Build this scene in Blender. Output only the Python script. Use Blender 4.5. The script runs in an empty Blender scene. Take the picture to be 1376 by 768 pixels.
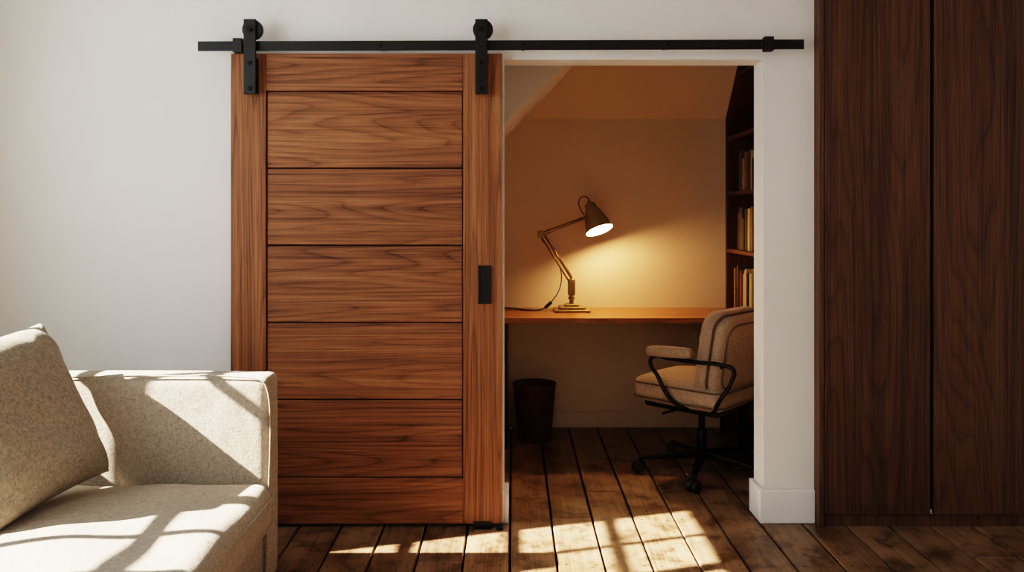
import bpy, bmesh, math, random
from mathutils import Vector, Matrix, Quaternion
random.seed(7)
C = bpy.context.scene.collection

def s2l(c):
    return tuple(((v/255.0)/12.92 if v/255.0<=0.04045 else ((v/255.0+0.055)/1.055)**2.4) for v in c)+(1.0,)

# ---------------------------------------------------------------- materials
class NT:
    def __init__(s, name):
        s.m = bpy.data.materials.new(name); s.m.use_nodes=True
        s.t = s.m.node_tree; s.b = s.t.nodes['Principled BSDF']
    def n(s, typ, **kw):
        nd = s.t.nodes.new(typ)
        for k,v in kw.items():
            if k.startswith('i_'):
                nd.inputs[k[2:].replace('_',' ')].default_value=v
            else: setattr(nd,k,v)
        return nd
    def l(s,a,b): s.t.links.new(a,b)
    def math(s,op,a,b=None,clamp=False):
        nd=s.t.nodes.new('ShaderNodeMath'); nd.operation=op; nd.use_clamp=clamp
        for i,v in enumerate((a,b)):
            if v is None: continue
            if isinstance(v,(int,float)): nd.inputs[i].default_value=v
            else: s.l(v,nd.inputs[i])
        return nd.outputs[0]
    def mix(s,fac,a,b,blend='MIX'):
        nd=s.t.nodes.new('ShaderNodeMix'); nd.data_type='RGBA'; nd.blend_type=blend
        for i,v in ((0,fac),(6,a),(7,b)):
            if isinstance(v,(int,float,tuple)): nd.inputs[i].default_value=v
            else: s.l(v,nd.inputs[i])
        return nd.outputs[2]
    def ramp(s,fac,stops):
        nd=s.t.nodes.new('ShaderNodeValToRGB'); e=nd.color_ramp.elements
        while len(e)<len(stops): e.new(0.5)
        for i,(p,c) in enumerate(stops):
            e[i].position=p; e[i].color=c if isinstance(c,tuple) else (c,c,c,1)
        s.l(fac,nd.inputs[0]); return nd.outputs[0]
    def bump(s,h,strength,dist=0.01,prev=None):
        nd=s.n('ShaderNodeBump'); nd.inputs['Strength'].default_value=strength
        nd.inputs['Distance'].default_value=dist; s.l(h,nd.inputs['Height'])
        if prev is not None: s.l(prev,nd.inputs['Normal'])
        s.l(nd.outputs[0],s.b.inputs['Normal']); return nd.outputs[0]
    def noise(s,vec,scale,detail=3,rough=.5,dist=0):
        nd=s.n('ShaderNodeTexNoise'); nd.inputs['Scale'].default_value=scale
        nd.inputs['Detail'].default_value=detail; nd.inputs['Roughness'].default_value=rough
        nd.inputs['Distortion'].default_value=dist
        s.l(vec,nd.inputs['Vector']); return nd.outputs[0]
    def vscale(s,vec,sc):
        nd=s.n('ShaderNodeMapping'); nd.inputs['Scale'].default_value=sc; s.l(vec,nd.inputs['Vector']); return nd.outputs[0]

def plain(name,col,rough=.5,metal=0,bump=0,bscale=200,spec=None,emit=None,estr=0,var=0.06):
    m=NT(name); tc=m.n('ShaderNodeTexCoord')
    nz=m.noise(tc.outputs['Object'],bscale*.1,4)
    c=s2l(col); d=tuple(v*(1-var*3) for v in c[:3])+(1,)
    m.l(m.mix(m.ramp(nz,[(.3,0.0),(.7,1.0)]),d,c),m.b.inputs['Base Color'])
    m.b.inputs['Roughness'].default_value=rough; m.b.inputs['Metallic'].default_value=metal
    if bump: m.bump(m.noise(tc.outputs['Object'],bscale,3),bump,.002)
    if emit:
        m.b.inputs['Emission Color'].default_value=emit; m.b.inputs['Emission Strength'].default_value=estr
    return m.m

def wood(name,dark,mid,light,axis,rough=.42,rings=26,vec_attr=False,knots=False,worn=False,across=3.4,along=.20,spec=.35,rw=.20):
    m=NT(name); tc=m.n('ShaderNodeTexCoord')
    if vec_attr:
        at=m.n('ShaderNodeAttribute',attribute_name='rnd'); off=m.n('ShaderNodeVectorMath',operation='MULTIPLY')
        m.l(at.outputs['Vector'],off.inputs[0]); off.inputs[1].default_value=(13,27,9)
        offo=off.outputs[0]; rnd=at.outputs['Fac']
    else:
        oi=m.n('ShaderNodeObjectInfo'); off=m.n('ShaderNodeVectorMath',operation='MULTIPLY')
        cb=m.n('ShaderNodeCombineXYZ')
        for i in range(3): m.l(oi.outputs['Random'],cb.inputs[i])
        m.l(cb.outputs[0],off.inputs[0]); off.inputs[1].default_value=(13,27,19)
        offo=off.outputs[0]; rnd=oi.outputs['Random']
    ad=m.n('ShaderNodeVectorMath',operation='ADD'); m.l(tc.outputs['Object'],ad.inputs[0]); m.l(offo,ad.inputs[1])
    v=ad.outputs[0]
    def sc(al,ac): return tuple(al if 'XYZ'[i]==axis else ac for i in range(3))
    n1=m.noise(m.vscale(v,sc(along,across)),1.5,2.0,.35,.15)
    ring=m.math('FRACT',m.math('MULTIPLY',n1,rings))
    ringc=m.ramp(ring,[(0,.15),(.08,.55),(.6,1.0),(.90,.75),(1.0,.15)])
    fib=m.noise(m.vscale(v,sc(1.6,150)),1.0,5,.65)
    fib2=m.noise(m.vscale(v,sc(6,360)),1.0,2,.5)
    streak=m.noise(m.vscale(v,sc(.40,26)),1.0,5,.6,.15)
    big=m.noise(m.vscale(v,sc(.4,2.2)),1.0,2)
    f=m.math('ADD',m.math('MULTIPLY',ringc,rw),m.math('MULTIPLY',streak,.46))
    f=m.math('ADD',f,m.math('MULTIPLY',fib,.54))
    f=m.math('ADD',f,m.math('MULTIPLY',big,.30))
    f=m.math('SUBTRACT',f,.16+rw*.75)
    col=m.ramp(f,[(.24,s2l(dark)),(.5,s2l(mid)),(.78,s2l(light))])
    pores=m.ramp(fib2,[(.36,.5),(.46,1.0)])
    col=m.mix(.6,col,pores,'MULTIPLY')
    if vec_attr:
        col=m.mix(1.0,col,m.ramp(rnd,[(0,.66),(1,1.12)]),'MULTIPLY')
    else:
        col=m.mix(1.0,col,m.ramp(rnd,[(0,.94),(1,1.06)]),'MULTIPLY')
    if knots:
        vo=m.n('ShaderNodeTexVoronoi'); m.l(m.vscale(v,sc(1.1,3.2)),vo.inputs['Vector']); vo.inputs['Scale'].default_value=1.3
        wob=m.math('ADD',vo.outputs['Distance'],m.math('MULTIPLY',m.noise(v,22,3),.06))
        k=m.ramp(wob,[(.07,.18),(.13,1.0)])
        col=m.mix(.85,col,k,'MULTIPLY')
    rr=m.ramp(fib,[(.3,rough+.1),(.7,rough-.06)])
    if worn:
        w=m.noise(tc.outputs['Object'],3.5,5,.7)
        col=m.mix(m.ramp(w,[(.42,.0),(.75,.50)]),col,s2l((180,152,122)))
        dirt=m.noise(tc.outputs['Object'],7,6,.75)
        col=m.mix(m.ramp(dirt,[(.38,.65),(.50,.0)]),col,s2l((46,32,22)))
        rr=m.ramp(w,[(.3,rough-.08),(.7,rough+.12)])
    m.l(col,m.b.inputs['Base Color'])
    m.l(rr,m.b.inputs['Roughness'])
    m.b.inputs['Specular IOR Level'].default_value=spec
    h=m.math('ADD',m.math('MULTIPLY',fib,.6),m.math('MULTIPLY',fib2,.4))
    p=m.bump(h,.18,.002)
    if worn: m.bump(m.noise(tc.outputs['Object'],9,3),.35,.006,p)
    return m.m

def fabric(name,col,scale=420,wr=0.0,var=.10,rough=.95):
    m=NT(name); tc=m.n('ShaderNodeTexCoord'); o=tc.outputs['Object']
    a=m.noise(m.vscale(o,(.25,1,1)),scale,2,.6); b=m.noise(m.vscale(o,(1,.25,.25)),scale,2,.6)
    w=m.math('MULTIPLY',m.math('ADD',a,b),.5)
    sp=m.noise(o,scale*.35,3,.7)
    c=s2l(col); d=tuple(v*(1-var*3.2) for v in c[:3])+(1,)
    f=m.math('ADD',m.math('MULTIPLY',w,.7),m.math('MULTIPLY',sp,.3))
    cc=m.mix(m.ramp(f,[(.38,0.0),(.58,1.0)]),d,c)
    m.l(cc,m.b.inputs['Base Color']); m.b.inputs['Roughness'].default_value=rough
    m.b.inputs['Sheen Weight'].default_value=.1; m.b.inputs['Specular IOR Level'].default_value=.15
    p=m.bump(f,.7,.004)
    if wr:
        x=m.noise(m.vscale(o,(1,1.8,1)),4.2,2,.4,1.0)
        m.bump(x,wr,.05,p)
    return m.m

def wallmat(name,col):
    m=NT(name); tc=m.n('ShaderNodeTexCoord'); o=tc.outputs['Object']
    c=s2l(col); d=tuple(v*.93 for v in c[:3])+(1,)
    m.l(m.mix(m.ramp(m.noise(o,1.7,4),[(.3,0.0),(.7,1.0)]),d,c),m.b.inputs['Base Color'])
    m.b.inputs['Roughness'].default_value=.85
    m.bump(m.noise(o,60,5,.6),.12,.004)
    return m.m

M_wall=wallmat('plaster_white',(230,229,225))
M_ceil=wallmat('plaster_ceiling',(226,225,221))
M_alc=wallmat('plaster_cream',(206,184,158))
M_trim=plain('trim_paint',(238,236,232),.4,bump=.03,bscale=40,var=.02)
DW=((60,35,22),(131,85,55),(168,119,81))
M_dh=wood('walnut_horizontal',*DW,'X',rough=.55,spec=.28)
M_dv=wood('walnut_vertical',(68,40,25),(138,91,59),(174,124,85),'Z',rough=.55,spec=.28)
WW=((36,23,16),(84,57,41),(115,82,60))
M_wv=wood('dark_walnut_vertical',*WW,'Z',across=2.6,rings=24,rw=.16,rough=.5)
M_sh=wood('shelf_walnut_y',(36,23,16),(76,50,35),(104,70,49),'Y')
M_shv=wood('shelf_walnut_z',(36,23,16),(76,50,35),(104,70,49),'Z')
M_desk=wood('desk_wood',(92,54,30),(144,92,54),(178,124,78),'X',rough=.3)
M_floor=wood('floor_boards',(66,46,33),(124,93,68),(162,127,96),'Y',rough=.36,vec_attr=True,knots=True,worn=True)
M_under=plain('subfloor_dark',(10,7,5),.9)
M_gap=plain('wardrobe_gap_dark',(18,12,9),.8)
M_blk=plain('black_powder_coat',(12,13,14),.5,.2,bump=.06,bscale=500)
M_blk2=plain('black_satin_metal',(34,30,26),.35,.8)
M_rub=plain('caster_black_plastic',(14,13,12),.5)
M_sofa=fabric('sofa_linen',(170,158,143),scale=300,wr=.18,var=.13)
M_pil=fabric('pillow_linen',(152,140,124),scale=240,wr=.45,var=.15)
M_chair=fabric('chair_tweed',(160,135,113),scale=300,var=.14)
M_pipe=fabric('chair_piping',(96,78,63),scale=300)
M_brass=plain('aged_brass',(150,126,76),.4,.7,bump=.05,bscale=120,var=.12)
M_shade=plain('shade_olive_brass',(152,134,98),.42,.1,var=.08)
M_inner=plain('shade_inner_enamel',(245,236,214),.5)
M_bulb=plain('bulb_glow',(255,240,210),.5,emit=s2l((255,214,150)),estr=28)
M_cable=plain('cable_black',(16,14,12),.6)
M_bin=plain('bin_brown',(76,48,34),.6,bump=.2,bscale=60)

# ---------------------------------------------------------------- helpers
def empty(name,loc=(0,0,0),rz=0):
    e=bpy.data.objects.new(name,None); e.location=loc; e.rotation_euler=(0,0,rz); e.empty_display_size=.1
    C.objects.link(e); return e
def attach(o,p,world=True):
    o.parent=p
    if world: o.matrix_parent_inverse=Matrix.Translation(-Vector(p.location))
def link(name,me,mat,parent=None,world=True,smooth=False):
    o=bpy.data.objects.new(name,me); C.objects.link(o)
    if mat is not None: me.materials.append(mat)
    if smooth:
        for p in me.polygons: p.use_smooth=True
    if parent: attach(o,parent,world)
    return o
def bev(o,w,seg=3):
    b=o.modifiers.new('bevel','BEVEL'); b.width=w; b.segments=seg; b.limit_method='ANGLE'; b.harden_normals=False
    for p in o.data.polygons: p.use_smooth=False
def boxes_mesh(bs,org=(0,0,0)):
    v=[];f=[]
    for (x0,x1,y0,y1,z0,z1) in bs:
        k=len(v)
        v+=[(x-org[0],y-org[1],z-org[2]) for x,y,z in ((x0,y0,z0),(x1,y0,z0),(x1,y1,z0),(x0,y1,z0),(x0,y0,z1),(x1,y0,z1),(x1,y1,z1),(x0,y1,z1))]
        f+=[tuple(k+i for i in q) for q in ((0,3,2,1),(4,5,6,7),(0,1,5,4),(1,2,6,5),(2,3,7,6),(3,0,4,7))]
    me=bpy.data.meshes.new('m'); me.from_pydata(v,[],f); me.update(); return me
def box(name,x0,x1,y0,y1,z0,z1,mat,bevel=0,parent=None,world=True):
    c=((x0+x1)/2,(y0+y1)/2,(z0+z1)/2)
    o=link(name,boxes_mesh([(x0,x1,y0,y1,z0,z1)],c),mat,parent,world); o.location=c
    if bevel: bev(o,bevel)
    return o
def multi(name,bs,mat,bevel=0,parent=None,world=True):
    o=link(name,boxes_mesh(bs),mat,parent,world)
    if bevel: bev(o,bevel)
    return o
def prism(name,poly,axis,a0,a1,mat,parent=None):
    n=len(poly); v=[]
    for a in (a0,a1):
        for (u,w) in poly: v.append((u,a,w) if axis=='Y' else (a,u,w))
    f=[tuple(range(n)),tuple(range(2*n-1,n-1,-1))]+[(i,i+n,(i+1)%n+n,(i+1)%n) for i in range(n)]
    me=bpy.data.meshes.new(name); me.from_pydata(v,[],f); me.update()
    bm=bmesh.new(); bm.from_mesh(me); bmesh.ops.recalc_face_normals(bm,faces=bm.faces); bm.to_mesh(me); bm.free()
    return link(name,me,mat,parent)
def cyl(name,p0,p1,r,mat,parent=None,world=True,r2=None,seg=28,bevel=0):
    p0=Vector(p0);p1=Vector(p1);d=p1-p0
    bm=bmesh.new(); bmesh.ops.create_cone(bm,cap_ends=True,segments=seg,radius1=r,radius2=r if r2 is None else r2,depth=d.length)
    me=bpy.data.meshes.new(name); bm.to_mesh(me); bm.free()
    o=link(name,me,mat,parent,world); o.location=(p0+p1)/2
    o.rotation_mode='QUATERNION'; o.rotation_quaternion=Vector((0,0,1)).rotation_difference(d.normalized())
    for p in me.polygons: p.use_smooth=len(p.vertices)==4
    if bevel: b=o.modifiers.new('b','BEVEL'); b.width=bevel; b.segments=2; b.limit_method='ANGLE'
    return o
def tube(name,pts,r,mat,parent=None,world=True,closed=False,smooth=True):
    cu=bpy.data.curves.new(name,'CURVE'); cu.dimensions='3D'; cu.bevel_depth=r; cu.bevel_resolution=4; cu.use_fill_caps=True
    cu.resolution_u=10
    if smooth:
        s=cu.splines.new('BEZIER'); s.bezier_points.add(len(pts)-1)
        for b,p in zip(s.bezier_points,pts): b.co=p; b.handle_left_type=b.handle_right_type='AUTO'
    else:
        s=cu.splines.new('POLY'); s.points.add(len(pts)-1)
        for b,p in zip(s.points,pts): b.co=(*p,1)
    s.use_cyclic_u=closed
    o=bpy.data.objects.new(name,cu); C.objects.link(o); cu.materials.append(mat)
    if parent: attach(o,parent,world)
    return o
def lathe(name,prof,mat,parent=None,world=True,seg=40,solid=0):
    v=[];f=[]
    for r,z in prof:
        for i in range(seg):
            a=2*math.pi*i/seg; v.append((r*math.cos(a),r*math.sin(a),z))
    for j in range(len(prof)-1):
        for i in range(seg):
            k=(i+1)%seg; f.append((j*seg+i,j*seg+k,(j+1)*seg+k,(j+1)*seg+i))
    me=bpy.data.meshes.new(name); me.from_pydata(v,[],f); me.update()
    o=link(name,me,mat,parent,world,smooth=True)
    if solid: s=o.modifiers.new('s','SOLIDIFY'); s.thickness=solid; s.offset=0
    return o
def cushion(name,dims,rad,puff,mat,parent=None,world=True,n=22,curve=0,wob=0,seed=1):
    """rounded upholstered block, centred on origin. puff = (x,y,z) bulge; curve bends thin X direction along Y"""
    bm=bmesh.new(); bmesh.ops.create_cube(bm,size=2)
    bmesh.ops.subdivide_edges(bm,edges=bm.edges[:],cuts=n,use_grid_fill=True)
    h=Vector(dims)/2; rnd=random.Random(seed); ph=[rnd.uniform(0,6) for _ in range(6)]
    for v in bm.verts:
        t=Vector([math.sin(math.pi/2*c) for c in v.co])
        p=Vector([t[i]*h[i] for i in range(3)])
        r=min(rad,min(h)*.999)
        inner=Vector([max(-h[i]+r,min(h[i]-r,p[i])) for i in range(3)])
        d=p-inner
        if d.length>1e-9: p=inner+d.normalized()*r
        u=Vector([p[i]/h[i] for i in range(3)])
        for i in range(3):
            j,k=(i+1)%3,(i+2)%3
            p[i]+=puff[i]*u[i]*(1-min(1,u[j]**2))*(1-min(1,u[k]**2))
        if curve: p.x+=curve*(u.y**2)
        if wob:
            p.z+=wob*(math.sin(p.x*9+ph[0]+2*math.sin(p.y*5+ph[1]))*math.sin(p.y*7+ph[2])+.5*math.sin(p.x*17+p.y*11+ph[3]))*(1 if p.z>0 else 0)
        v.co=p
    me=bpy.data.meshes.new(name); bm.to_mesh(me); bm.free()
    return link(name,me,mat,parent,world,smooth=True)
def rrect(hx,hy,r,n=6):
    pts=[]
    for cx,cy,a0 in ((hx-r,hy-r,0),(-hx+r,hy-r,90),(-hx+r,-hy+r,180),(hx-r,-hy+r,270)):
        for i in range(n+1):
            a=math.radians(a0+90*i/n); pts.append((cx+r*math.cos(a),cy+r*math.sin(a)))
    return pts

# ---------------------------------------------------------------- room shell
XL=-2.45; XR=2.66; YR=-4.7; H=2.75; T=.144
OX0,OX1,OZ=-.035,1.127,2.07
multi('wall_back',[(XL-.12,OX0,0,T,0,H),(OX1,1.353,0,T,0,H),(OX0,OX1,0,T,OZ,H),(1.353,XR,0.0,T,2.71,H)],M_wall)
W=[(-2.0,-.78,1.18,2.57),(-3.7,-2.25,.5,2.57)]  # second opening is added out of view for fill light
bs=[(XL-.12,XL,-.78,0,0,H),(XL-.12,XL,-2.25,-2.0,0,H),(XL-.12,XL,YR-.12,-3.7,0,H)]
for y0,y1,z0,z1 in W: bs+=[(XL-.12,XL,y0,y1,0,z0),(XL-.12,XL,y0,y1,z1,H)]
multi('wall_left',bs,M_wall)
box('wall_right',XR,XR+.12,YR-.12,T,0,H,M_wall)
box('wall_rear',XL,XR,YR-.12,YR,0,H,M_wall)
box('ceiling',XL-.12,XR+.12,YR-.12,1.74,H,H+.1,M_ceil)

def window(name,y0,y1,z0,z1,bz,by,thick):
    fr=.05; bs=[]
    x0,x1=XL-.10,XL-.05
    bs+=[(x0,x1,y0,y0+fr,z0,z1),(x0,x1,y1-fr,y1,z0,z1),(x0,x1,y0+fr,y1-fr,z0,z0+fr),(x0,x1,y0+fr,y1-fr,z1-fr,z1)]
    for z in bz: bs.append((x0+.01,x1-.01,y0+fr,y1-fr,z-.016,z+.016))
    for y in by:
        t=thick if y==by[len(by)//2] else .014
        bs.append((x0+.012,x1-.012,y-t,y+t,z0+fr,z1-fr))
    bs.append((XL-.12,XL+.04,y0-.04,y1+.04,z0-.03,z0))
    return multi(name,bs,M_trim)
window('window_1',-2.0,-.78,1.18,2.57,[2.22,1.90,1.56],[-1.11,-1.42,-1.71],.035)
window('added_fill_window',-3.7,-2.25,.5,2.57,[2.16,1.75,1.33,.91],[-2.61,-2.975,-3.34],.03)  # unseen window, added to brighten the barn door front

# alcove
YB=1.62
box('wall_alcove_back',-.47,1.82,YB,YB+.12,0,H,M_alc)
box('wall_alcove_left',-.47,-.35,T,YB,0,H,M_alc)
box('wall_alcove_right',1.70,1.82,.62,YB,0,H,M_alc)
multi('wall_alcove_return',[(1.29,1.345,T,.56,0,H),(1.29,1.82,.56,.62,0,H)],M_alc)
zs=lambda y: 2.0+(YB-y)*1.06
prism('ceiling_alcove_slope',[(YB,2.0),(YB,H),(YB-(H-2.0)/1.06,H)],'X',-.35,1.70,M_alc)
prism('ceiling_alcove_bulkhead',[(-.35,1.92-.97*.35),((H-1.92)/.97,H),(-.35,H)],'Y',.80,YB,M_wall)
box('baseboard_alcove_back',-.35,1.386,YB-.016,YB,0,.105,M_alc,.004)

multi('baseboard_back',[(XL,OX0,-.018,0,0,.15),(OX0,OX0+.020,-.018,T+.004,0,.13)],M_trim,.004)
multi('baseboard_column',[(OX1-.022,1.352,-.020,0,0,.15),(OX1-.022,OX1,0,T+.004,0,.15)],M_trim,.005)
box('baseboard_left',XL,XL+.018,YR,-.018,0,.15,M_trim,.004)
box('baseboard_rear',XL+.018,XR,YR,YR+.018,0,.15,M_trim,.004)

# floor boards
v=[];f=[];cols=[]
bw=.186; rr=random.Random(3)
x=-2.612
while x<2.8:
    y=-4.9-rr.random()*1.5
    while y<1.75:
        L=rr.uniform(2.4,4.2); y2=min(y+L,1.75); ya=max(y,-4.8)
        if y2>ya+.02:
            k=len(v); g=.0044; b=.0035; z1=rr.uniform(-.0012,0.0)
            X0,X1,Y0,Y1=x+g,x+bw-g,ya+.0015,y2-.0015
            v+=[(X0,Y0,-.03),(X1,Y0,-.03),(X1,Y1,-.03),(X0,Y1,-.03),
                (X0,Y0,z1-b),(X1,Y0,z1-b),(X1,Y1,z1-b),(X0,Y1,z1-b),
                (X0+b,Y0+b,z1),(X1-b,Y0+b,z1),(X1-b,Y1-b,z1),(X0+b,Y1-b,z1)]
            q=[(0,1,5,4),(1,2,6,5),(2,3,7,6),(3,0,4,7),(4,5,9,8),(5,6,10,9),(6,7,11,10),(7,4,8,11),(8,9,10,11)]
            f+=[tuple(k+i for i in t) for t in q]
            c=(rr.random(),rr.random(),rr.random(),1); cols+=[c]*12
        y=y2+.0
        if y2>=1.75: break
    x+=bw
me=bpy.data.meshes.new('floor'); me.from_pydata(v,[],f); me.update()
at=me.attributes.new('rnd','FLOAT_COLOR','POINT')
for i,c in enumerate(cols): at.data[i].color=c
link('floor',me,M_floor)
box('floor_subfloor',-2.6,2.8,-4.82,1.74,-.08,-.031,M_under)
nv=[];nf=[]
for i in range(29):
    xb=-2.612+bw*i
    for yy in (-1.35,-.9,-.45,0.02,.5,.98):
        for dx in (.035,bw-.035):
            k=len(nv); cx=xb+dx+rr.uniform(-.006,.006); cy=yy+rr.uniform(-.012,.012); r=.0045
            nv+=[(cx+r*math.cos(a*math.pi/4),cy+r*math.sin(a*math.pi/4),.0004) for a in range(8)]; nf.append(tuple(range(k,k+8)))
me=bpy.data.meshes.new('nails'); me.from_pydata(nv,[],nf); me.update(); link('trim_floor_nails',me,M_blk2)

# ---------------------------------------------------------------- barn door
dx0,dx1,dz0,dz1=-1.239,-.043,.016,2.085
D=empty('sliding_barn_door',((dx0+dx1)/2,-.045,dz0))
yf,yb=-.062,-.022
sL=-1.239+.155; sR=-.043-.172
Z=lambda py: 1.37-(py-290)/305.0
box('stile_left',dx0,sL,yf,yb,dz0,dz1,M_dv,.0025,D)
box('stile_right',sR,dx1,yf,yb,dz0,dz1,M_dv,.0025,D)
box('rail_top',sL+.001,sR-.001,yf,yb,Z(122),dz1,M_dh,.0025,D)
box('rail_bottom',sL+.001,sR-.001,yf,yb,dz0,Z(642),M_dh,.0025,D)
box('core',sL-.01,sR+.01,yf+.026,yb-.002,dz0+.1,dz1-.1,M_gap,0,D)
ys=[122,225.8,329.6,433.4,537.2,642]
for i in range(5):
    box('panel_%d'%(i+1),sL+.0035,sR-.0035,yf+.010,yb-.004,Z(ys[i+1])+.0028,Z(ys[i])-.0028,M_dh,.004,D)
hx,hz=-.121,Z(382)
multi('pull_plate',[(hx-.028,hx+.028,yf-.006,yf-.0005,hz-.084,hz+.084)],M_blk,.002,D)
multi('pull_rim',[(hx-.028,hx-.020,yf-.011,yf-.006,hz-.084,hz+.084),(hx+.020,hx+.028,yf-.011,yf-.006,hz-.084,hz+.084),
   (hx-.020,hx+.020,yf-.011,yf-.006,hz+.074,hz+.084),(hx-.020,hx+.020,yf-.011,yf-.006,hz-.084,hz-.074)],M_blk,.0015,D)
for i,hxx in enumerate((-1.139,-.133)):
    ysx=-.112
    box('strap_%d'%(i+1),hxx-.027,hxx+.027,ysx,ysx+.008,1.898,2.225,M_blk,.003,D)
    box('strap_spacer_%d'%(i+1),hxx-.024,hxx+.024,ysx+.008,yf-.0005,1.905,2.06,M_blk,.002,D)
    cyl('wheel_%d'%(i+1),(hxx+.006,-.100,2.183),(hxx+.006,-.072,2.183),.044,M_blk,D,seg=40,bevel=.003)
    cyl('axle_%d'%(i+1),(hxx,-.124,2.181),(hxx,-.066,2.181),.012,M_blk2,D,seg=6)
    for j,zz in enumerate((2.035,1.925)):
        cyl('bolt_%d_%d'%(i+1,j+1),(hxx,-.119,zz),(hxx,-.108,zz),.010,M_blk2,D,seg=6,bevel=.001)
R=empty('barn_door_rail',(-.05,-.08,2.117))
tilt=.004/1.3
def rz(x): return 2.116+ x*tilt
me=bpy.data.meshes.new('track')
pts=[]
for xx in (-1.373,1.276):
    for yy in (-.090,-.080):
        for dz in (-.021,.021): pts.append((xx,yy,rz(xx)+dz))
me.from_pydata(pts,[],[(0,1,3,2),(4,6,7,5),(0,4,5,1),(2,3,7,6),(0,2,6,4),(1,5,7,3)]); me.update()
o=link('track',me,M_blk,R); bev(o,.0015)
for i,bx in enumerate((-1.2,-.575,.05,.68,1.16)):
    cyl('standoff_%d'%i,(bx,-.080,rz(bx)+.003),(bx,0,rz(bx)+.003),.010,M_blk,R)
    cyl('lag_bolt_%d'%i,(bx,-.096,rz(bx)),(bx,-.089,rz(bx)),.009,M_blk2,R,seg=6,bevel=.001)
for i,sx in enumerate((-1.196,1.120)):
    multi('stop_%d'%i,[(sx-.020,sx+.020,-.104,-.090,rz(sx)-.030,rz(sx)+.032),(sx-.020,sx+.020,-.080,-.066,rz(sx)-.030,rz(sx)+.032),(sx-.020,sx+.020,-.092,-.078,rz(sx)+.0215,rz(sx)+.032)],M_blk,.002,R)
    cyl('stop_bumper_%d'%i,(sx+(.02 if i==0 else -.02),-.085,rz(sx)+.002),(sx+(.034 if i==0 else -.034),-.085,rz(sx)+.002),.013,M_rub,R)
g=empty('door_floor_guide',(-.13,-.045,0))
multi('guide',[(-.17,-.09,-.085,-.066,0,.006),(-.17,-.09,-.070,-.066,0,.028),(-.17,-.09,-.085,.0-.02,0,.005)],M_blk,.001,g)
cyl('guide_roller',(-.055,-.080,0.0),(-.055,-.080,.014),.016,M_blk,g)

# ---------------------------------------------------------------- wardrobe
Wd=empty('wardrobe',(2.0,.2,0))
box('side_panel',1.353,1.374,-.062,.5,0,2.705,M_wv,.0015,Wd)
box('carcass',1.376,2.64,-.034,.5,.07,2.70,M_gap,0,Wd)
box('plinth',1.374,2.64,-.046,-.030,0,.050,M_wv,0,Wd)
for i,(a,b) in enumerate(((1.378,1.842),(1.860,2.325),(2.333,2.64))):
    box('door_%d'%(i+1),a,b,-.062,-.037,.056,2.70,M_wv,.0025,Wd)

# ---------------------------------------------------------------- bookshelf + books
S=empty('bookshelf',(1.53,1.17,0))
box('far_side',1.386,1.69,YB-.026,YB-.002,0,1.99,M_shv,.001,S)
box('near_side',1.386,1.69,.72,.744,0,2.74,M_shv,.001,S)
box('back_panel',1.675,1.69,.744,YB-.026,0,2.0,M_shv,0,S)
levels=[.03,.40,.778,1.16,1.525,1.877,2.25]
for i,z in enumerate(levels):
    ymax=min(YB-.026,YB-.03-(z+.025-2.0)/1.06 if z>1.99 else 9)
    box('shelf_%d'%i,1.388,1.675,.744,ymax,z-.024,z,M_sh,.001,S)
prism('sloped_top',[(YB-.004,1.975),(YB-.004,1.999),(.93,zs(.93)-.003),(.93,zs(.93)-.030)],'X',1.386,1.69,M_sh,S)
prism('upper_back',[(YB-.03,2.0),(.93,2.70),(.745,2.70),(.745,2.0)],'X',1.675,1.69,M_sh,S)
bc=[(206,192,160),(62,52,44),(130,94,62),(44,60,54),(150,138,120),(98,44,32),(38,42,54),(176,150,104),(92,80,64),(30,28,26),(70,58,50),(76,66,46)]
bm_=[plain('book_cover_%d'%i,c,.7) for i,c in enumerate(bc)]
v=[];f=[];mi=[]
rb=random.Random(11)
def book(y,t,h,d,z,m,lean=0):
    k=len(v); x0=1.40+rb.uniform(0,.02); x1=x0+d
    for xx in (x0,x1):
        for (yy,zz) in ((0,0),(t,0),(t,h),(0,h)):
            v.append((xx,y+yy*math.cos(lean)+zz*math.sin(lean),z+.001+zz*math.cos(lean)-yy*math.sin(lean)+(t*math.sin(lean) if lean>0 else 0)))
    for q in ((0,1,2,3),(7,6,5,4),(0,4,5,1),(1,5,6,2),(2,6,7,3),(3,7,4,0)): f.append(tuple(k+i for i in q)); mi.append(m)
for z,h0,h1,ye in ((.40,.2,.28,1.5),(.778,.22,.29,1.47),(1.16,.19,.27,1.44),(1.525,.18,.25,1.38)):
    y=.76
    while y<ye:
        t=rb.uniform(.016,.042); hh=rb.uniform(h0,h1)
        book(y,t,hh,rb.uniform(.14,.2),z,rb.randrange(len(bc))); y+=t+.0012
me=bpy.data.meshes.new('books'); me.from_pydata(v,[],f); me.update()
for m in bm_: me.materials.append(m)
for i,p in enumerate(me.polygons): p.material_index=mi[i]
o=bpy.data.objects.new('books',me); C.objects.link(o); bev(o,.002,2)

# ---------------------------------------------------------------- desk
DK=empty('desk',(.5,1.35,0))
box('desktop',-.345,1.382,1.08,YB-.001,.744,.776,M_desk,.003,DK)
multi('legs',[(-.055,-.027,1.12,1.148,0,.744),(-.055,-.027,1.52,1.548,0,.744),(-.055,-.027,1.148,1.52,.716,.744),(1.33,1.358,1.12,1.148,0,.744),(1.33,1.358,1.52,1.548,0,.744)],M_blk2,.002,DK)
box('wall_cleat',-.02,1.32,YB-.03,YB-.002,.70,.744,M_sh,.002,DK)

# ---------------------------------------------------------------- waste bin
B=empty('waste_basket',(.137,1.33,0))
o=lathe('body',[(.0,.006),(.095,.006),(.098,.0),(.102,.004),(.131,.335),(.135,.34),(.135,.348),(.129,.348),(.126,.33),(.096,.012),(0,.012)],M_bin,B,world=False)

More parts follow.
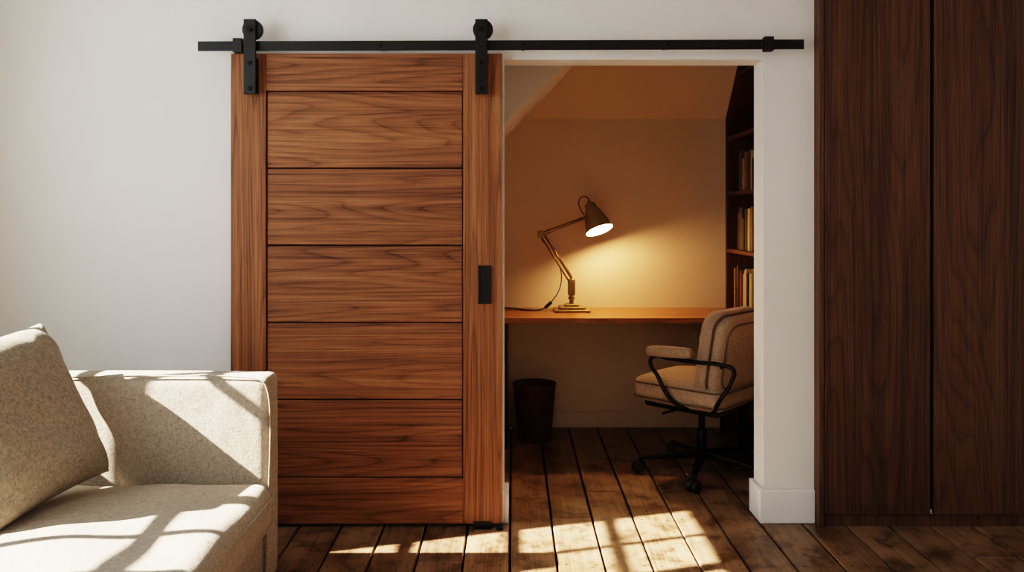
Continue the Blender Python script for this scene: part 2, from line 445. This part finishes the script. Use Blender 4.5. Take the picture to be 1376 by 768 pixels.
# ---------------------------------------------------------------- lamp
LX,LY,LZ=.372,1.42,.776
Lp=empty('desk_lamp',(LX,LY,LZ))
box('base_plate',-.112,.112,-.09,.09,.0005,.016,M_brass,.003,Lp,False)
box('base_step_1',-.080,.080,-.064,.064,.016,.032,M_brass,.003,Lp,False)
box('base_step_2',-.045,.045,-.040,.040,.032,.048,M_brass,.003,Lp,False)
cyl('post',(0,0,.048),(0,0,.115),.014,M_brass,Lp,False,bevel=.002)
cyl('post_collar',(0,0,.075),(0,0,.09),.021,M_brass,Lp,False,bevel=.002)
for s in (-1,1):
    multi('fork_%d'%s,[(-.022,.022,s*.020-.003,s*.020+.003,.10,.20)],M_brass,.004,Lp,False)
cyl('pivot_pin',(0,-.032,.185),(0,.032,.185),.008,M_brass,Lp,False)
cyl('pivot_knob',(0,-.042,.185),(0,-.028,.185),.015,M_brass,Lp,False,bevel=.002)
E=Vector((-.188,0,.482)); A0=Vector((-.004,0,.185)); Hd=Vector((.085,0,.585))
for s in (-1,1):
    off=Vector((.010,s*.014,.006)); off2=Vector((-.010,s*.014,-.004))
    cyl('lower_rod_a%d'%s,A0+off,E+off,.0052,M_brass,Lp,False,seg=12)
    cyl('lower_rod_b%d'%s,A0+off2,E+off2,.0052,M_brass,Lp,False,seg=12)
    box('elbow_plate_%d'%s,E.x-.024,E.x+.020,s*.020-.002,s*.020+.002,E.z-.022,E.z+.020,M_brass,.006,Lp,False)
d=(E-A0).normalized()
for n_,(ys_,a,b) in enumerate(((-.024,.02,.17),(.024,.02,.17),(0,.02,.13))):
    pts=[]
    base=A0+d*a+Vector((.016,ys_,.008)); L=b-a
    sd=Vector((0,1,0)); ud=d.cross(sd)
    for i in range(260):
        t=i/259; an=t*2*math.pi*22
        pts.append(tuple(base+d*(L*t)+sd*(.0085*math.cos(an))+ud*(.0085*math.sin(an))))
    tube('spring_%d'%n_,pts,.0018,M_brass,Lp,False,smooth=False)
    cyl('spring_link_%d'%n_,base+d*L,base+d*(L+.07),.0018,M_brass,Lp,False,seg=8)
    cyl('spring_tail_%d'%n_,base-d*.0,Vector((.016,ys_,.125)),.0018,M_brass,Lp,False,seg=8)
cyl('elbow_pin',(E.x,-.028,E.z),(E.x,.028,E.z),.009,M_brass,Lp,False)
cyl('elbow_knob',(E.x,-.036,E.z),(E.x,-.026,E.z),.014,M_brass,Lp,False,bevel=.002)
cyl('upper_arm_a',E+Vector((0,0,.007)),Hd+Vector((0,0,.004)),.0055,M_brass,Lp,False,seg=14)
cyl('upper_arm_b',E+Vector((.004,0,-.010)),Hd+Vector((.0,0,-.008)),.003,M_brass,Lp,False,seg=12)
top=Vector((.112,0,.672)); ax=Vector((.30,-.34,-.89)).normalized()
shade=lathe('shade',[(.0,.004),(.020,.002),(.030,-.004),(.035,-.014),(.037,-.040),(.044,-.046),(.050,-.060),(.060,-.085),(.070,-.115),(.077,-.142),(.081,-.166),(.0845,-.182),(.086,-.186)],M_shade,Lp,False,seg=56)
inner=lathe('shade_lining',[(.034,-.046),(.0465,-.0615),(.0575,-.086),(.0675,-.116),(.0745,-.143),(.0785,-.166),(.0815,-.182),(.0855,-.1862)],M_inner,Lp,False,seg=56)
q=Vector((0,0,-1)).rotation_difference(ax)
for o in (shade,inner):
    o.rotation_mode='QUATERNION'; o.rotation_quaternion=q; o.location=top
bc_=top+ax*.125
bm=bmesh.new(); bmesh.ops.create_uvsphere(bm,u_segments=24,v_segments=16,radius=.026); me=bpy.data.meshes.new('bulb'); bm.to_mesh(me); bm.free()
o=link('bulb',me,M_bulb,Lp,False,smooth=True); o.location=bc_
cyl('bulb_socket',top+ax*.03,bc_-ax*.02,.015,M_brass,Lp,False)
hp=top+ax*.045
cyl('head_joint',Hd,hp-Vector((.02,0,0)),.006,M_brass,Lp,False)
cyl('head_knob',Hd+Vector((0,-.016,0)),Hd+Vector((0,.016,0)),.011,M_brass,Lp,False)
cyl('switch_cap',top-ax*.0,top-ax*.016,.010,M_brass,Lp,False)
tube('cable_head',[tuple(top-ax*.014),(.105,.01,.705),(.070,.015,.715),(.048,.015,.690),(.055,.012,.640),(.078,.008,.600)],.0032,M_cable,Lp,False)
tube('cable_arm',[(.07,.012,.578),(-.06,.014,.530),(-.185,.018,.470),(-.150,.022,.40),(-.075,.026,.28),(-.062,.03,.19),(-.085,.03,.11),(-.120,.03,.060)],.0030,M_cable,Lp,False)
tube('cable_desk',[(-.120,.03,.060),(-.150,.02,.030),(-.20,.0,.008),(-.26,.01,.005),(-.32,.06,.005),(-.37,.12,.005),(-.46,.17,.005)],.0036,M_cable,Lp,False)
sw=box('inline_switch',-.028,.028,-.011,.011,-.010,.010,M_cable,.005,Lp,False); sw.location=(-.145,.022,.036); sw.rotation_euler=(0,math.radians(-42),0)
ld=bpy.data.lights.new('desk_lamp_light','POINT'); ld.energy=25; ld.color=(1.0,.59,.27); ld.shadow_soft_size=.03
lo=bpy.data.objects.new('lamp_light',ld); C.objects.link(lo); attach(lo,Lp,False); lo.location=top+ax*.160

# ---------------------------------------------------------------- office chair (local facing +X)
ANG=137
CH=empty('office_chair',(1.015,.70,0),math.radians(ANG))
w=False
o=cushion('seat',(.53,.50,.13),.055,(0.01,0.0,.020),M_chair,CH,w); o.location=(.02,0,.452)
o=cushion('seat_pan',(.44,.42,.04),.018,(0,0,0),M_blk2,CH,w,n=8); o.location=(.01,0,.378)
for nm,zz in (('seat_piping_top',.488),('seat_piping_bottom',.412)):
    tube(nm,[(.02+a,b,zz) for a,b in rrect(.268,.250,.06)],.0045,M_pipe,CH,w,True)
bt=math.radians(-9)
Bk=empty('backrest',(0,0,0)); Bk.parent=CH; Bk.location=(-.225,0,.664); Bk.rotation_euler=(0,bt,0)
def rpanel(nm,hy,hz,r,x0,x1,curve,mat,par):
    pts=rrect(hy,hz,r,8); n=len(pts); v=[];f=[]
    rings=[(x1,0.0),(x1,.35),(x1,.7),(x1-.004,.93),(x1-.012,1.0),(x0+.012,1.0),(x0+.004,.93),(x0,.7),(x0,.35),(x0,0.0)]
    for xx,s in rings:
        for (a,b) in pts:
            cr=.012*(1-s*s)*(1 if xx>(x0+x1)/2 else -1)
            v.append((xx+cr+curve*(a*s/.22)**2,a*s,b*s))
    for j in range(len(rings)-1):
        for i in range(n):
            k=(i+1)%n; f.append((j*n+i,j*n+k,(j+1)*n+k,(j+1)*n+i))
    me=bpy.data.meshes.new(nm); me.from_pydata(v,[],f); me.update()
    bm=bmesh.new(); bm.from_mesh(me); bmesh.ops.remove_doubles(bm,verts=bm.verts,dist=1e-5); bmesh.ops.recalc_face_normals(bm,faces=bm.faces); bm.to_mesh(me); bm.free()
    return link(nm,me,mat,par,False,smooth=True)
rpanel('back_shell',.240,.205,.085,-.050,.004,.035,M_chair,Bk)
rpanel('back_cushion_face',.236,.215,.085,.002,.085,.035,M_chair,Bk)
for nm,xx,sx,sy in (('back_piping',.003,.240,.210),('back_piping_outer',-.050,.205,.172)):
    tube(nm,[(xx+.035*(a/.22)**2,a,b) for a,b in rrect(sx,sy,.08,8)],.0048,M_pipe,Bk,w,True)
o=cushion('lumbar_pad',(.07,.40,.15),.034,(.015,0,0),M_chair,Bk,w,n=12); o.location=(.085,0,-.125)
for s in (1,-1):
    y=s*.272
    tube('arm_frame_%s'%('a' if s>0 else 'b'),[(-.05,s*.17,.382),(-.03,s*.235,.392),(.02,y,.43),(.10,y,.54),(.145,y,.612),(.125,y,.638),(.04,y,.640),(-.12,y,.640),(-.27,y,.642),(-.325,y*.99,.625),(-.315,y*.98,.57),(-.245,y*.96,.46),(-.19,s*.22,.390),(-.12,s*.15,.380)],.0105,M_blk2,CH,w)
    o=cushion('arm_pad_%s'%('a' if s>0 else 'b'),(.265,.065,.050),.024,(0,0,.004),M_chair,CH,w,n=12); o.location=(.030,y,.673); o.rotation_euler=(0,math.radians(3),0)
    cyl('back_bracket_%s'%('a' if s>0 else 'b'),(-.262,y*.99,.630),(-.235,s*.19,.63),.009,M_blk2,CH,w,seg=14)
cyl('seat_plate',(0,0,.345),(0,0,.362),.085,M_blk2,CH,w,bevel=.004)
cyl('pole_upper',(0,0,.20),(0,0,.35),.017,M_blk2,CH,w)
cyl('pole_sleeve',(0,0,.105),(0,0,.235),.026,M_blk2,CH,w,bevel=.003)
cyl('hub',(0,0,.075),(0,0,.125),.042,M_blk2,CH,w,bevel=.005)
cyl('tilt_lever',(.05,.05,.355),(.09,.24,.342),.006,M_blk2,CH,w,seg=12)
for i in range(5):
    a=math.radians(178+72*i-ANG); dr=Vector((math.cos(a),math.sin(a),0)); pr=Vector((-dr.y,dr.x,0))
    rb_,re=.035,.335
    vs=[]
    for r_,hw,zt,zb in ((rb_,.022,.122,.080),(re,.014,.086,.068)):
        c=dr*r_
        for s1,zz in ((-1,zb),(1,zb),(1,zt),(-1,zt)): vs.append(tuple(c+pr*hw*s1+Vector((0,0,zz))))
    me=bpy.data.meshes.new('leg'); me.from_pydata(vs,[],[(3,2,1,0),(4,5,6,7),(0,1,5,4),(1,2,6,5),(2,3,7,6),(3,0,4,7)]); me.update()
    o=link('leg_%d'%(i+1),me,M_blk2,CH,w); bev(o,.006)
    c=dr*.325
    cyl('caster_stem_%d'%i,(c.x,c.y,.040),(c.x,c.y,.075),.008,M_blk2,CH,w)
    wd=(dr*.5+pr).normalized()
    for s1 in (-1,1):
        p0=c+dr*.012+wd*s1*.006+Vector((0,0,.0325)); p1=c+dr*.012+wd*s1*.028+Vector((0,0,.0325))
        cyl('caster_wheel_%d_%d'%(i,(s1+1)//2),p0,p1,.032,M_rub,CH,w,bevel=.004)
    cyl('caster_hood_%d'%i,c+dr*.008-wd*.005+Vector((0,0,.040)),c+dr*.008+wd*.005+Vector((0,0,.040)),.030,M_rub,CH,w)

# ---------------------------------------------------------------- sofa
SF=empty('sofa',(-1.4,-1.7,0))
def wcush(nm,x0,x1,y0,y1,z0,z1,rad,puff,mat,**k):
    o=cushion(nm,(x1-x0,y1-y0,z1-z0),rad,puff,mat,SF,True,**k); o.location=((x0+x1)/2,(y0+y1)/2,(z0+z1)/2); return o
wcush('arm_far',-1.98,-.862,-.765,-.625,.06,.80,.028,(.004,.006,.006),M_sofa,n=26)
wcush('arm_near',-1.98,-.862,-2.905,-2.765,.06,.80,.028,(.004,.006,.006),M_sofa,n=26)
wcush('base',-1.96,-.875,-2.765,-.765,.07,.265,.02,(.0,0,0),M_sofa,n=20)
wcush('back_frame',-2.0,-1.84,-2.762,-.768,.08,.78,.05,(.0,0,.01),M_sofa,n=26)
wcush('seat_cushion',-1.83,-.835,-1.765,-.768,.262,.435,.055,(.012,0,.030),M_sofa,n=44,wob=.006,seed=4)
wcush('seat_cushion_near',-1.83,-.835,-2.762,-1.768,.262,.435,.055,(.012,0,.030),M_sofa,n=44,wob=.006,seed=9)
def piping(nm,x0,x1,y0,y1,z,r):
    cx,cy=(x0+x1)/2,(y0+y1)/2
    tube(nm,[(cx+a,cy+b,z) for a,b in rrect((x1-x0)/2,(y1-y0)/2,r)],.0035,M_sofa,SF,True,True)
piping('seat_seam_top',-1.83,-.831,-1.765,-.768,.392,.05)
piping('seat_seam_bottom',-1.83,-.831,-1.765,-.768,.305,.05)
tube('arm_seam',[(-.868,-.764,.10),(-.868,-.764,.77),(-.90,-.764,.795),(-1.9,-.764,.798)],.003,M_sofa,SF)
for i,(a,b) in enumerate(((-.93,-.70),(-1.9,-.70),(-.93,-2.83),(-1.9,-2.83))):
    cyl('foot_%d'%i,(a,b,0),(a,b,.075),.022,M_dv,SF,r2=.028)
o=wcush('back_cushion_near',-1.83,-1.65,-2.75,-1.70,.45,.86,.07,(.03,0,.02),M_sofa)

def pillow(name,w_,h_,t_,mat):
    n=40; v=[];f=[]
    def P_(i,j,s):
        u=2*i/n-1; q=2*j/n-1
        su=math.copysign(abs(u)**.9,u); sq=math.copysign(abs(q)**.9,q)
        k=(1-u**4)*(1-q**4)
        th=t_*(max(k,0)**.55)
        th*=1+.05*math.sin(5*u+3*q)*math.sin(4*q+1)
        x=su*w_/2*(1-.06*(1-q*q)); y=sq*h_/2*(1-.05*(1-u*u))
        crease=.006*math.sin(14*(u+q))*max(0,(abs(u*q)))
        return (x,y,s*th/2+crease)
    idx={}
    for s in (1,-1):
        for i in range(n+1):
            for j in range(n+1):
                edge=i in(0,n) or j in (0,n)
                if s==-1 and edge: idx[(s,i,j)]=idx[(1,i,j)]; continue
                idx[(s,i,j)]=len(v); v.append(P_(i,j,s))
        for i in range(n):
            for j in range(n):
                a=[idx[(s,i,j)],idx[(s,i+1,j)],idx[(s,i+1,j+1)],idx[(s,i,j+1)]]
                f.append(tuple(a if s==1 else a[::-1]))
    me=bpy.data.meshes.new(name); me.from_pydata(v,[],f); me.update()
    return link(name,me,mat,smooth=True)
pw=pillow('throw_pillow',.54,.57,.20,M_pil)
up=Vector((-.42,.02,.86)).normalized(); side=Vector((-.16,-1,0)); 
nrm=side.cross(up).normalized()
if nrm.x<0: nrm=-nrm; 
side=up.cross(nrm).normalized()
mt=Matrix((side,up,nrm)).transposed().to_4x4()
mt.translation=Vector((-1.566,-1.060,.726)); pw.matrix_world=mt

# ---------------------------------------------------------------- lights
sd=bpy.data.lights.new('sun','SUN'); sd.energy=54; sd.angle=math.radians(.5); sd.color=(1.0,.87,.71)
so=bpy.data.objects.new('sun',sd); C.objects.link(so)
Ld=Vector((1,.29,-.75)).normalized(); so.rotation_mode='QUATERNION'; so.rotation_quaternion=Vector((0,0,-1)).rotation_difference(Ld); so.location=(-6,-3,5)
def portal(name,loc,rot,sx,sy):
    a=bpy.data.lights.new(name,'AREA'); a.shape='RECTANGLE'; a.size=sx; a.size_y=sy; a.cycles.is_portal=True
    o=bpy.data.objects.new(name,a); C.objects.link(o); o.location=loc; o.rotation_euler=rot
portal('portal_window_1',(XL-.125,-1.39,1.875),(0,math.radians(-90),0),1.39,1.22)
portal('portal_added_fill_window',(XL-.125,-2.975,1.535),(0,math.radians(-90),0),2.07,1.45)  # sky portal for the added fill window
wl=bpy.data.worlds.new('sky'); bpy.context.scene.world=wl; wl.use_nodes=True
bg=wl.node_tree.nodes['Background']; bg.inputs[0].default_value=(.86,.94,1.0,1); bg.inputs[1].default_value=6.0

# ---------------------------------------------------------------- camera
cd=bpy.data.cameras.new('camera'); cam=bpy.data.objects.new('camera',cd); C.objects.link(cam)
cd.sensor_width=36; cd.lens=36*1080/1376; cd.shift_y=-94/1376; cd.clip_start=.05
cam.location=(0,-3.6,1.37); cam.rotation_euler=(math.radians(90),0,0)
bpy.context.scene.camera=cam
vs=bpy.context.scene.view_settings
vs.view_transform='Filmic'; vs.look='High Contrast'; vs.exposure=0.22
